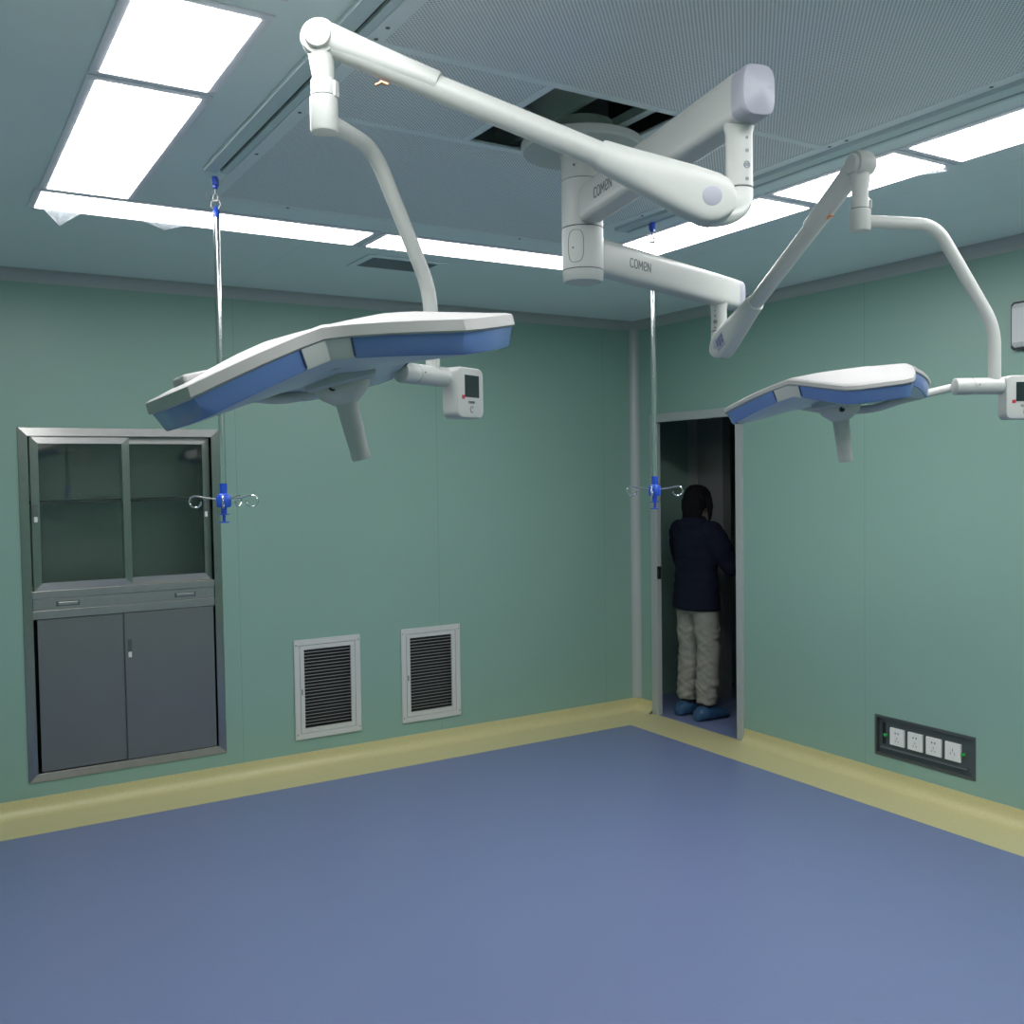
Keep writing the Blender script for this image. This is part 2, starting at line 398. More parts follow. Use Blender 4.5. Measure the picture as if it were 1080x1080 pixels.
# ------------------------------------------------------------ small ceiling vent
org = (-2.36, -1.02, H)
t = thing('ceiling_vent', 'small dark grey grille in the ceiling behind the back-row lights', 'vent', org)
mb = MB(); x0, x1, y0, y1 = -2.54, -2.18, -1.13, -.905
for a, b, c, d in ((x0-.04, x1+.04, y0-.035, y0), (x0-.04, x1+.04, y1, y1+.035), (x0-.04, x0, y0, y1), (x1, x1+.04, y0, y1)): mb.box((a, c, H-.008), (b, d, H-.0003))
mb.build('frame', M_CEIL, t, org, smooth=0, bevel=.003)
mb = MB()
for k in range(14):
    y = y0 + (y1-y0)*(k+.5)/14; mb.box((x0, y-.005, H-.006), (x1, y+.005, H-.003))
mb.box((x0, y0, H-.003), (x1, y1, H-.0004)); mb.build('grille', M_DARKV, t, org, smooth=0)

# ------------------------------------------------------------ surgical light: ceiling column
CX, CY = -2.6804, -3.094; CR_ = .0655
org = (CX, CY, H)
t = thing('ceiling_column', 'white round column under a flat disc cover in the ceiling opening', 'lamp column', org)
MB().lathe((CX, CY, H), (0,0,-1), [(-.01, .10), (.042, .10), (.047, .10), (.048, .186), (.052, .192), (.072, .192), (.078, .186), (.0785, .06)], 64).build('ceiling_cover', M_WHITE, t, org)
MB().lathe((CX, CY, H-.076), (0,0,-1), [(0, .072), (.012, .072), (.016, .0655), (.093, .0655)], 48).build('upper_collar', M_WHITE, t, org)
MB().lathe((CX, CY, 2.667), (0,0,-1), [(0, CR_), (.145, CR_)], 48).build('upper_sleeve', M_WHITE, t, org)
MB().lathe((CX, CY, 2.518), (0,0,-1), [(0, CR_), (.128, CR_)], 48).build('lower_sleeve', M_WHITE, t, org)
for z in (2.6705, 2.522, 2.390):
    MB().lathe((CX, CY, z), (0,0,-1), [(0, CR_-.002), (.0045, CR_-.002)], 48).build('seam_ring', M_TEXT, t, org)
MB().lathe((CX, CY, 2.3865), (0,0,-1), [(0, CR_), (.028, CR_-.001), (.034, CR_-.006), (.0345, .01)], 48).build('bottom_cap', M_WHITE, t, org)
hr, hf = Vector((.853, -.5218, 0)), Vector((.5218, .853, 0))
def on_column(a, z, r=CR_): return Vector((CX, CY, z)) + (hr*math.sin(a) - hf*math.cos(a))*r
mb = MB(); oval = []
for k in range(32):
    q = 2*pi*k/32; oval.append(on_column(-.42 + .40*math.copysign(abs(math.cos(q))**.6, math.cos(q)), 2.455 + .050*math.copysign(abs(math.sin(q))**.75, math.sin(q)), CR_+.0003))
mb.tube(oval, .0009, 6, closed=True); mb.build('panel_outline', M_TEXT, t, org)
for a, z, r in ((-.45, 2.705, .004), (-.55, 2.45, .003)):
    p = on_column(a, z); MB().lathe(p, p - Vector((CX, CY, z)), [(-.002, r), (.001, r)], 12).build('screw', M_TEXT, t, org)

# ------------------------------------------------------------ surgical light: swinging lamps
GLYPH = {  # letter strokes on a unit-high grid
 'C': ([[(.62,.88),(.5,1),(.18,1),(.05,.85),(0,.6),(0,.4),(.05,.15),(.18,0),(.5,0),(.62,.12)]], .62),
 'O': ([[(.2,1),(.5,1),(.65,.85),(.7,.6),(.7,.4),(.65,.15),(.5,0),(.2,0),(.05,.15),(0,.4),(0,.6),(.05,.85),(.2,1)]], .7),
 'M': ([[(0,0),(0.04,1),(.4,.3),(.76,1),(.8,0)]], .8),
 'e': ([[(.62,.12),(.45,0),(.2,0),(.05,.15),(0,.5),(.05,.85),(.2,1),(.45,1),(.6,.85),(.62,.6),(.55,.5),(.2,.42)]], .62),
 'N': ([[(0,0),(0,1),(.65,0),(.65,1)]], .65)}
def lettering(mb, text, o, right, up, h, wt, nrm):
    x = 0
    for ch in text:
        st, wd = GLYPH[ch]
        for line in st:
            P = [Vector(o) + right*((x + a)*h) + up*(b*h) for a, b in line]
            for p, q in zip(P[:-1], P[1:]):
                d = (q-p).normalized(); n2 = nrm.cross(d)
                mb.obox((p+q)/2, d, n2, nrm, (q-p).length/2 + wt*.35, wt/2, .0006)
        x += wd + .28
    return x*h
def superring(c, a, b, ha, hb, n=28, ex=.6):
    return [c + a*(ha*math.copysign(abs(math.cos(q))**ex, math.cos(q))) + b*(hb*math.copysign(abs(math.sin(q))**ex, math.sin(q))) for q in [2*pi*k/n for k in range(n)]]

def lamp(label, arm_end, arm_z, drop_back, K, T, coll_xy, z_link, yoke, axis, frame, head, cover_side, sticker, tag_s, text_at, screw_dir, box_off):
    C0 = Vector((CX, CY, arm_z)); E = Vector((*arm_end, arm_z)); org = C0.copy()
    t = thing('surgical_light', label, 'surgical light', org, 'ceiling-mounted operating lamps')
    Z = Vector((0,0,1)); u = (E-C0).normalized(); s = u.cross(Z).normalized()
    if s.dot(hf) > 0 : s = -s
    L = (E-C0).length
    # horizontal swing arm
    mb = MB(); rings = []
    for d, k in ((.058, .9), (.075, 1), (L-.05, 1)): rings.append(superring(C0+u*d, s, Z, .041*k, .056*k, 36, .42))
    mb.loft(rings); arm = mb.build('swing_arm', M_WHITE, t, org, smooth=35)
    mb = MB(); mb.loft([superring(C0+u*(L-.05), s, Z, .0414, .0564, 36, .5), superring(C0+u*(L-.006), s, Z, .0414, .0564, 36, .55), superring(C0+u*L, s, Z, .039, .054, 36, .6), superring(C0+u*(L+.014), s, Z, .010, .016, 36, .9)])
    mb.build('end_cap', M_LILAC, arm, org, smooth=25)
    mb = MB(); right = u
    lettering(mb, 'COMeN', C0 + u*text_at + s*.0412 + Z*-.016, right, Z, .028, .0036, s)
    mb.build('lettering', M_TEXT, arm, org, smooth=0)
    # drop tube and elbow
    D = E - u*drop_back; D.z = 0; K = Vector(K); T = Vector(T)
    zb = K.z + .058
    MB().lathe(D + Z*(arm_z-.035), -Z, [(0, .038), (.02, .034), (.035, .0305), (arm_z-.035-zb, .0305)], 32).build('drop_tube', M_WHITE, t, org)
    for k, (q, r) in enumerate(((.2, .0035), (.42, .0045), (.66, .0085), (.9, .0045))):
        p = D + Z*(arm_z-.06 - (arm_z-.06-zb)*q); n = (hr*screw_dir[0] + hf*screw_dir[1]).normalized()
        MB().lathe(p + n*.029, n, [(0, r), (.0022, r), (.0022, r*.75), (.0012, r*.7), (.0018, .0004)], 14).build('screw', M_DARKV, t, org)
    kd = Vector((K.x-D.x, K.y-D.y, 0))
    MB().tube([D+Z*(zb+.004), D+Z*(zb-.004)], .029, 24).build('seam_ring', M_TEXT, t, org)
    A = (T-K).normalized(); hz = Vector((A.x, A.y, 0)).normalized(); J = hz.cross(Z).normalized()
    if J.dot(hf) > 0: J = -J                                        # hinge axis, towards the room
    W = J.cross(A).normalized()
    if W.z < 0: W = -W
    hv = Vector((K.x-D.x, K.y-D.y, 0)); hv -= J*hv.dot(J); hn = hv.normalized(); zt = zb - .004
    rings = [superring(D+Z*zt, hn, J, .0305, .0305, 28, 1)]
    for k in range(11):
        a_ = pi/2*k/10; q = k/10
        c = D + Z*(K.z+.045) + (Vector((K.x-D.x, K.y-D.y, 0)))*(1-math.cos(a_)) - Z*.045*math.sin(a_)
        rings.append(superring(c, (hn*math.cos(a_) + Z*math.sin(a_)), J, .0305+.0265*q**1.3, .0305+.001*q, 28, 1-.3*q))
    MB().loft(rings).build('elbow', M_WHITE, t, org, smooth=60)
    # spring arm: rounded hinge paddle tapering to a tube
    Ln = (T-K).length; mb = MB(); rings = []; R0 = .056
    for q in (-.999, -.95, -.8, -.6, -.35, 0): rings.append(superring(K+A*(R0*q), W, J, R0*math.sqrt(max(0.002, 1-q*q)), .034, 36, .45))
    for f_, hw, th in ((.06, .0535, .034), (.14, .0455, .034), (.22, .0375, .0325), (.28, .0325, .0315)): rings.append(superring(K+A*(Ln*f_), W, J, hw, th, 36, .45+1.6*f_))
    mb.loft(rings); arm2 = mb.build('spring_arm', M_WHITE, t, org, smooth=60)
    MB().tube([K+A*(Ln*.275), K+A*(Ln*.99)], .0275, 28).build('arm_tube', M_WHITE, arm2, org)
    MB().tube([K+A*(Ln*.279), K+A*(Ln*.284)], .0318, 28).build('arm_ring', M_WHITE, arm2, org)
    MB().lathe(K+J*.033, J, [(-.004, .021), (.0015, .021), (.002, .019)], 28).build('hinge_cap', M_LILAC, arm2, org)
    mb = MB(); mb.loft([superring(K+A*(Ln*f_)+W*(.006+.003*k), W, J, hw, .030+.002*k, 28, .9) for f_, hw, k in ((.70, .024, 0), (.702, .0265, .2), (.8, .028, .5), (.9, .030, .8), (.985, .033, 1))])
    mb.build('arm_cover', M_WHITE, arm2, org)
    p = K + A*(Ln*tag_s) - W*.028 + J*.004
    mb = MB(); mb.obox(p - W*.006, A, J, W, .010, .004, .0025); mb.obox(p - W*.012 + A*.011, (A-W).normalized(), J, (A+W).normalized(), .008, .004, .0022)
    mb.build('cable_tag', M_COPPER, arm2, org, smooth=0, bevel=.001)
    if sticker:
        mb = MB(); c = K + J*.0345 + A*.035 - W*.012; e1 = A; e2 = W
        mb.obox(c, e1, e2, J, .030, .026, .0006)
        st = mb.build('sticker', M_STICK, arm2, org, smooth=0)
        mb = MB()
        for a_, b_, l_, h_ in ((.018, .012, .008, .006), (.018, -.006, .007, .008), (0, 0, .007, .018), (-.018, .004, .006, .014)): mb.obox(c + e1*a_ + e2*b_ + J*.0004, e1, e2, J, l_, h_, .0008)
        mb.build('sticker_print', M_STICKD, arm2, org, smooth=0)
    # wrist at the far end of the spring arm
    MB().lathe(T - J*.026, J, [(0, .030), (.004, .038), (.010, .0405), (.044, .0405), (.050, .037)], 36).build('wrist_housing', M_WHITE, t, org)
    for sg in (-1, 1):
        MB().lathe(T + J*(.022*sg), J*sg, [(0, .029), (.012, .029), (.015, .0265)], 32).build('wrist_cap', M_WHITE, t, org)
    cx, cy = coll_xy; q0, q1, q2 = z_link; B = Vector((cx, cy, 0))
    MB().tube([T - Z*.01, B*.5 + Vector((T.x,T.y,0))*.5 + Z*(T.z-.05), B + Z*(T.z-.075), B + Z*(q0-.001)], [.030, .0265, .0245, .0235], 28).build('wrist_link', M_WHITE, t, org)
    MB().lathe(B + Z*(q0+.004), -Z, [(0, .0262), (.003, .0275), (q0-q1+.002, .0275)], 32).build('stop_ring', M_WHITE, t, org)
    mb = MB(); n = (hr*.9 - hf*.3).normalized(); mb.obox(B + n*.030 + Z*((q0+q1)/2-.002), n, n.cross(Z), Z, .0035, .009, (q0-q1)*.55)
    mb.build('stop_tab', M_WHITE, t, org, smooth=0, bevel=.002)
    MB().lathe(B + Z*(q1+.002), -Z, [(0, .027), (.004, .027)], 32).build('seam_ring', M_TEXT, t, org)
    MB().lathe(B + Z*(q1-.001), -Z, [(0, .0285), (.002, .0305), (q1-q2-.006, .0305), (q1-q2, .028), (q1-q2+.0005, .005)], 36).build('swivel_collar', M_WHITE, t, org)
    # yoke tube
    Y = [Vector(p) for p in yoke]; Y[0] = B + Z*Y[0].z + (Y[1]-Y[0]).normalized()*.02
    MB().tube(fillet(Y, .06, 10), .0185, 24).build('yoke', M_WHITE, t, org)
    # tilt joint: horizontal cylinder from the yoke foot towards the lamp head
    F = Vector(axis[0]); G = Vector(axis[1]); ax = Vector((G.x-F.x, G.y-F.y, 0)).normalized(); G.z = F.z = (F.z+G.z)/2; lj = (G-F).length
    nb = Vector((ax.y, -ax.x, 0))                                   # control box faces this way
    MB().lathe(F, ax, [(0, .021), (.003, .0255), (.052, .0255), (.0525, .024), (.0555, .024), (.056, .0255), (lj+.045, .0255)], 36).build('tilt_joint', M_WHITE, t, org)
    MB().lathe(F + ax*.068 + nb*.0255 + Z*.003, nb, [(-.001, .0022), (.0006, .0022)], 10).build('screw', M_TEXT, t, org)
    # control box
    bc = G + ax*box_off + Z*-.037 + nb*.003; bw, bh, bd = .058, .0665, .027
    mb = MB(); rr = lambda k, off: [bc + nb*off + ax*(bw*k*x) + Z*(bh*z_ - bh + bh*1.0 if False else bh*z_*1.0) for x, z_ in rrect]
    rrect = []
    for sx, sz, a0 in ((1, 1, 0), (-1, 1, 90), (-1, -1, 180), (1, -1, 270)):
        for k in range(7):
            q = math.radians(a0 + 15*k); rr_ = .018
            rrect.append((sx*(1-rr_/bw) + rr_/bw*math.cos(q), sz*(1-rr_/bh) + rr_/bh*math.sin(q)))
    def ring(off, k): return [bc + nb*off + ax*(bw*x - (1-k)*bw*(1 if x > 0 else -1)) + Z*(bh*z_ - (1-k)*bw*(1 if z_ > 0 else -1)) for x, z_ in rrect]
    mb.loft([ring(-bd, .9), ring(-bd+.005, 1), ring(bd-.007, 1), ring(bd-.001, .96), ring(bd, .90)])
    box = mb.build('control_box', M_WHITE, t, org, smooth=40)
    # its face, seen from the front: right hand side is towards +ax for the viewer of nb
    R_ = ax if ax.cross(Z).dot(nb) > 0 else -ax
    c = bc + nb*(bd+.0004)
    MB().obox(c + Z*.017 + R_*.004, R_, Z, nb, .031, .029, .0008).build('screen', M_SCREEN, box, org, smooth=0)
    mb = MB(); lettering(mb, 'COMeN', c - Z*.028 + R_*-.012, R_, Z, .0058, .0010, nb); mb.build('lettering', M_TEXT, box, org, smooth=0)
    mb = MB(); mb.tube([c - Z*.044 + R_*(.002 + .0065*math.cos(a_)) + Z*(.0085*math.sin(a_)) for a_ in [2*pi*k/20 + .3 for k in range(18)]], .0009, 6); mb.build('power_symbol', M_TEXT, box, org)
    MB().obox(c - Z*.0125 - R_*.034, R_, Z, nb, .0055, .005, .0009).build('red_mark', M_RED, box, org, smooth=0)
    # lamp head: three petals round a hub
    O, ex, ey, ez = [Vector(v) for v in frame]; az, R, r, h, drop, tw, tb, ntp = head
    def LP(x, y, z): return O + ex*x + ey*y + ez*z
    N = 3; gap = .052
    OUT = []                                                        # (x, y, z) of the top edge, with a tag
    seg = []
    for k in range(N):
        a = az + 2*pi*k/N; ca, sa = math.cos(a), math.sin(a)
        def nt_(i): b = az + 2*pi*(i)/N; return Vector((r*math.cos(b), r*math.sin(b)))
        n0, n1 = nt_(k-.5), nt_(k+.5)
        c0 = Vector((R*ca + h*sa, R*sa - h*ca)); c1 = Vector((R*ca - h*sa, R*sa + h*ca))
        def side(nn, cc, q):                                        # q 0 at notch, 1 at petal corner
            p = nn.lerp(cc, q); out = (cc-nn); perp = Vector((out.y, -out.x)).normalized()
            if perp.dot(p) < 0: perp = -perp
            p = p + perp*(.012*math.sin(pi*q))
            return (p.x, p.y, ntp*(1-q)**1.6*1.0 - drop*q**1.5)
        ln = (c0-n0).length; g = gap/ln
        for q in (0, g): OUT.append((*side(n0, c0, q), 'gap'))
        for q in (.45, .65, .85): OUT.append((*side(n0, c0, q), k))
        for q in (.94,): OUT.append((*side(n0, c0, q), k))
        for q in (.15, .5, .85):
            p = c0.lerp(c1, q); OUT.append((p.x*1.008, p.y*1.008, -drop, k))
        for q in (.94, .85, .65, .45): OUT.append((*side(n1, c1, q), k))
        OUT.append((*side(n1, c1, g), 'gap2'))
    n = len(OUT)
    def ring2(sc, dz, flat=1.0, base=0.0): return [LP(x*sc, y*sc, z*flat + base + dz) for x, y, z, _ in OUT]
    mb = MB()
    rings = [ring2(.02, .026, 0), ring2(.42, .024, .1), ring2(.50, .021, .2), ring2(.90, .003, .9), ring2(.975, -.001), ring2(1.0, -.006), ring2(1.0, -tw+.002), ring2(.985, -tw-.001), ring2(.93, -tw-.002)]
    mb.loft(rings); mb.build('head_shell', M_SHELL, t, org, smooth=38)
    # blue side covers per petal, grey joint pieces in the notches
    per = n//N
    def band(i0, i1, z0, z1, s0, s1, name, material):
        mb = MB(); idx = [(i0 + k) % n for k in range(i1-i0+1)]; rr0 = []
        for sc, dz in ((.90, z0), (s0, z0), (s1, z1), (s1-.010, z1-.004), (.918, z1-.003)):
            rr0.append([LP(OUT[i][0]*sc, OUT[i][1]*sc, OUT[i][2]+dz) for i in idx])
        mb.loft(rr0, caps=False, closed=False)
        vs = [rr0[j][e_] for e_ in (0, -1) for j in range(len(rr0))]
        m_ = len(rr0); mb.add(vs, [tuple(range(m_)), tuple(range(m_, 2*m_))])
        return mb.build(name, material, t, org, smooth=38)
    for k in range(N):
        i0 = k*per
        band(i0+1, i0+per-1, -tw, -tw-tb, .982, .945, 'light_module', M_BLUE)
        band(i0-1, i0+1, -tw, -tw-tb, .985, .948, 'joint_panel', M_WHITE)
        for i in (i0-1, i0+1):
            x, y, z, _ = OUT[i % n]
            p0, p1 = LP(x*.986, y*.986, z-tw-.001), LP(x*.948, y*.948, z-tw-tb)
            MB().tube([p0, p1], .0022, 8).build('joint_seam', mat_navy, t, org)
    mb = MB(); zz = -tw-tb-.002
    mb.loft([[LP(x*sc, y*sc, z*.8*fl + zz + dz) for x, y, z, _ in OUT] for sc, dz, fl in ((.93, .003, 1.25), (.88, -.003, 1.2), (.60, -.008, .6), (.30, -.010, .2), (.02, -.010, 0))], caps=False)
    mb.build('lens', M_LENS, t, org, smooth=60)
    MB().lathe(LP(0,0,zz-.002), -ez, [(0, .078), (.006, .080), (.022, .078), (.028, .070), (.029, .03)], 40).build('hub_ring', M_GREYP, t, org)
    MB().lathe(LP(0,0,zz-.030), -ez, [(0, .060), (.003, .0605), (.012, .058), (.022, .050), (.034, .034), (.040, .027)], 40).build('handle_socket', M_HANDLE, t, org)
    MB().lathe(LP(0,0,zz-.064), -ez, [(0, .0255), (.01, .0235), (.06, .0225), (.11, .0205), (.128, .0215), (.132, .019)], 32).build('handle', M_HANDLE, t, org)
    p = LP(0,0,zz-.040) + (-hf*.055 - hr*.012); MB().lathe(p, -hf, [(-.006, .008), (.004, .008)], 16).build('lock_button', M_BLACK, t, org)
    # rail tube from the tilt joint round the underside of the head
    ac = az + 4*pi/3
    def pol(rho, deg, z): a_ = ac + math.radians(deg); return LP(rho*math.cos(a_), rho*math.sin(a_), z)
    P = [F + ax*.030 - nb*.012, F + ax*.012 - nb*.06, pol(.222, -12, -.084), pol(.212, 6, -.094), pol(.225, 22, -.094), pol(.240, 45, -.084), pol(.26, 70, -.05)]
    Q = []
    for i in range(len(P)-1):
        p0, p1, p2, p3 = P[max(i-1,0)], P[i], P[i+1], P[min(i+2, len(P)-1)]
        for k in range(6):
            q = k/6; Q.append(.5*((2*p1) + (p2-p0)*q + (2*p0-5*p1+4*p2-p3)*q*q + (3*p1-p0-3*p2+p3)*q**3))
    Q.append(P[-1]); MB().tube(Q, .0125, 16).build('head_rail', M_WHITE, t, org)
    if cover_side is not None:
        k = cover_side; a = az + 2*pi*k/N
        c = LP(.285*math.cos(a-.12), .285*math.sin(a-.12), -.022); d1 = ex*math.cos(a) + ey*math.sin(a); d2 = ez.cross(d1)
        mb = MB(); mb.obox(c, d1, d2, ez, .05, .035, .014); mb.build('back_cover', M_SHELL, t, org, smooth=40, bevel=.008, seg=3)
    return t

mat_navy = mat('navy_seam', (.03, .05, .12), .5)
lamp('left operating lamp, nearer the camera, its blue-edged head tilted down to the left',
     (-2.9104, -4.0821), 2.580, .085, (-3.0317, -4.0513, 2.331), (-3.7394, -3.6072, 2.688), (-3.7358, -3.6094), (2.597, 2.566, 2.492),
     [(-3.7091, -3.6022, 2.5217), (-3.5623, -3.4751, 2.5223), (-3.384, -3.404, 2.2179), (-3.378, -3.405, 1.995)],
     ((-3.497, -3.4595, 1.9973), (-3.378, -3.405, 1.9994)),
     ((-3.7482, -3.6462, 2.036), (0.8311, -0.5078, 0.2268), (0.4990, 0.8609, 0.0991), (-0.2456, 0.0309, 0.9689)),
     (3.7749, .388, .242, .1152, .0376, .029, .036, .016), 0, False, .82, .190, (.35, -.9), .120)
lamp('right operating lamp, farther away, its level blue-edged head in front of the doorway wall',
     (-1.6857, -2.7608), 2.445, .15, (-1.8476, -2.8529, 2.2333), (-2.0816, -3.6826, 2.652), (-2.0835, -3.6815), (2.545, 2.519, 2.456),
     [(-2.065, -3.6928, 2.4851), (-1.8597, -3.7772, 2.4794), (-1.693, -3.8615, 2.1712), (-1.6925, -3.8618, 1.99)],
     ((-1.7989, -3.7968, 1.9916), (-1.6925, -3.8618, 1.9926)),
     ((-2.152, -3.6478, 2.0122), (.8475, -.5179, .1163), (.5217, .8531, -.0027), (-.0978, .063, .9932)),
     (2.6407, .3289, .205, .0855, .0348, .018, .0315, .017), None, True, .80, .212, (-.6, -.75), .078)

# ------------------------------------------------------------ infusion poles
def infusion_pole(x, y, rot, hooks, cap, label):
    t = thing('infusion_pole', label, 'infusion pole', (x, y, H-.016), 'hanging infusion poles')
    t.rotation_euler.z = rot
    z0 = H-.016
    z = lambda v: v - z0
    mb = MB(); mb.box((-.009, -.014, -.03), (.009, .014, 0)); mb.lathe((0,0,-.028), (0,0,-1), [(0, .010), (.012, .009), (.014, .005)], 16)
    mb.build('slider', M_HOLD, t, bevel=.002)
    # chain of small links and an open hook
    MB().tube([(0,0,-.038), (0,0,-.062)], .0032, 8).build('pin', M_WIRE, t)
    MB().tube([(.009*math.sin(a), 0, -.074 + .013*math.cos(a)) for a in [2*pi*k/20 for k in range(20)]], .0038, 8, closed=True).build('link', M_WIRE, t)
    MB().tube([(-.010, 0, -.112), (-.017, 0, -.100), (-.014, 0, -.086), (0, 0, -.082), (.014, 0, -.086), (.018, 0, -.099), (.010, 0, -.112), (.001, 0, -.120), (0, 0, z(cap))], .0038, 8).build('hook', M_WIRE, t)
    MB().lathe((0,0,z(cap)), (0,0,1), [(-.022, .0125), (0, .0125), (.006, .010), (.02, .004)], 20).build('pole_cap', M_HOLD, t)
    MB().tube([(0,0,z(cap-.015)), (0,0,z(1.72))], .0112, 20).build('pole', M_CHROME, t)
    MB().lathe((0,0,z(1.728)), (0,0,-1), [(0, .0135), (.036, .0135), (.038, .018), (.044, .024), (.060, .027), (.078, .027), (.086, .024), (.087, .0105), (.112, .0105)], 24).build('hook_hub', M_HOLD, t)
    mb = MB(); mb.lathe((0,0,z(1.618)), (0,0,-1), [(0, .021), (.003, .021)], 20); mb.lathe((0,0,z(1.62)), (0,0,-1), [(0, .006), (.034, .006)], 12); mb.lathe((0,0,z(1.59)), (0,0,-1), [(0, .019), (.004, .019)], 20)
    mb.build('plunger', M_HOLD, t)
    for a in hooks:
        d = Vector((math.cos(a), math.sin(a), 0)); zz = z(1.672); P = [d*.022 + Vector((0,0,zz))]
        P += [d*.06 + Vector((0,0,zz+.004)), d*.085 + Vector((0,0,zz+.010))]
        for k in range(15):
            q = math.radians(100 - 20*k); P.append(d*(.100 + .021*math.cos(q)) + Vector((0,0,zz - .009 + .021*math.sin(q))))
        MB().tube(P, .0032, 8).build('hook_arm', M_CHROME, t)
    return t
vd = math.atan2(-.5218, .853)
infusion_pole(-3.5665, -2.09, vd, (math.radians(5), math.radians(186), math.radians(285), math.radians(75)), 2.70, 'chrome infusion pole hanging in front of the steel cabinet edge')
infusion_pole(-1.7655, -2.337, vd+.35, (math.radians(-25), math.radians(150), math.radians(60), math.radians(235)), 2.668, 'chrome infusion pole hanging beside the doorway')

# ------------------------------------------------------------ recessed steel cabinet
org = (-3.543, 0, .168)
t = thing('cabinet', 'steel cabinet set into the back wall, glass doors above solid sliding doors', 'cabinet', org)
def miter_frame(mb, x0, x1, z0, z1, wd, yb, yf, slope=.010):
    """four mitred rails; the inner lip lies a little deeper than the outer edge"""
    o = [(x0,z0),(x1,z0),(x1,z1),(x0,z1)]; i = [(x0+wd,z0+wd),(x1-wd,z0+wd),(x1-wd,z1-wd),(x0+wd,z1-wd)]
    for k in range(4):
        a, b = o[k], o[(k+1)%4]; c, d = i[(k+1)%4], i[k]
        V = [(a[0],yf+slope,a[1]),(b[0],yf+slope,b[1]),(c[0],yf,c[1]),(d[0],yf,d[1]),(a[0],yb,a[1]),(b[0],yb,b[1]),(c[0],yb,c[1]),(d[0],yb,d[1])]
        mb.add(V, [(0,1,2,3),(4,7,6,5),(0,4,5,1),(1,5,6,2),(2,6,7,3),(3,7,4,0)], k % 2)
    return mb
miter_frame(MB(), -4.057, -3.028, .167, 2.028, .045, .02, -.014, .0055).build('frame', (M_STEELH, M_STEELV), t, org, smooth=0, bevel=.0015)
mb = MB(); x0, x1, z0, z1, dp = -4.045, -3.04, .178, 2.017, .40
mb.box((x0,dp,z0),(x1,dp+.01,z1)); mb.box((x0,.002,z0),(x0+.01,dp,z1)); mb.box((x1-.01,.002,z0),(x1,dp,z1)); mb.box((x0+.01,.002,z0),(x1-.01,dp,z0+.01)); mb.box((x0+.01,.002,z1-.01),(x1-.01,dp,z1)); mb.box((x0+.01,.03,1.03),(x1-.01,dp,1.16))
mb.build('carcass', M_CARC, t, org, smooth=0)
MB().box((x0+.01, .06, 1.628), (x1-.01, .38, 1.642)).build('shelf', M_DARK, t, org, smooth=0)
for x in (x0+.011, x1-.021): pass
xi0, xi1 = -4.012, -3.073
def glass_door(a, b, yf, hx):
    mb = MB(); miter_frame(mb, a, b, 1.172, 1.984, .040, yf+.018, yf, .005)
    d = mb.build('glass_door', (M_STEELH, M_STEELV), t, org, smooth=0, bevel=.001)
    MB().box((a+.038, yf+.009, 1.21), (b-.038, yf+.013, 1.946)).build('glass_pane', M_GLASS, d, org, smooth=0)
    mb = MB(); mb.box((hx-.011, yf-.002, 1.56), (hx+.011, yf+.003, 1.625)); mb.build('recess_pull', M_STEELK, d, org, smooth=0)
    MB().box((hx-.008, yf-.005, 1.533), (hx+.008, yf+.002, 1.562)).build('lock', M_PLATE, d, org, smooth=0, bevel=.002)
glass_door(-4.003, -3.512, -.006, -3.984)
glass_door(-3.555, -3.078, .016, -3.104)
for za, zb in ((1.131, 1.171), (1.024, 1.068)):
    MB().box((-4.014, -.008, za), (-3.068, .03, zb)).build('cross_rail', M_STEEL, t, org, smooth=0, bevel=.0015)
dw = MB().box((-4.010, -.004, 1.070), (-3.072, .03, 1.129)).build('drawer', M_STEEL, t, org, smooth=0, bevel=.001)
for c in (-3.843, -3.237):
    mb = MB(); mb.box((c-.058, -.0052, 1.086), (c+.058, -.0035, 1.112)); mb.build('pull_recess', M_STEELK, dw, org, smooth=0)
    MB().box((c-.047, -.010, 1.090), (c+.050, -.0045, 1.108)).build('pull', M_STEEL, dw, org, smooth=0, bevel=.003)
d1 = MB().box((-3.992, .004, .214), (-3.567, .020, 1.020)).build('door', M_STEELD, t, org, smooth=0, bevel=.001)
d2 = MB().box((-3.562, -.004, .214), (-3.082, .001, 1.020)).build('door', M_STEELD, t, org, smooth=0, bevel=.001)
MB().box((-3.566, -.004, .214), (-3.562, .003, 1.020)).build('door_edge', M_STEELK, d2, org, smooth=0)
MB().box((-3.550, -.006, .81), (-3.528, -.0035, .875)).build('recess_pull', M_STEELK, d2, org, smooth=0)
MB().box((-3.548, -.009, .776), (-3.530, -.003, .806)).build('lock', M_PLATE, d2, org, smooth=0, bevel=.003)

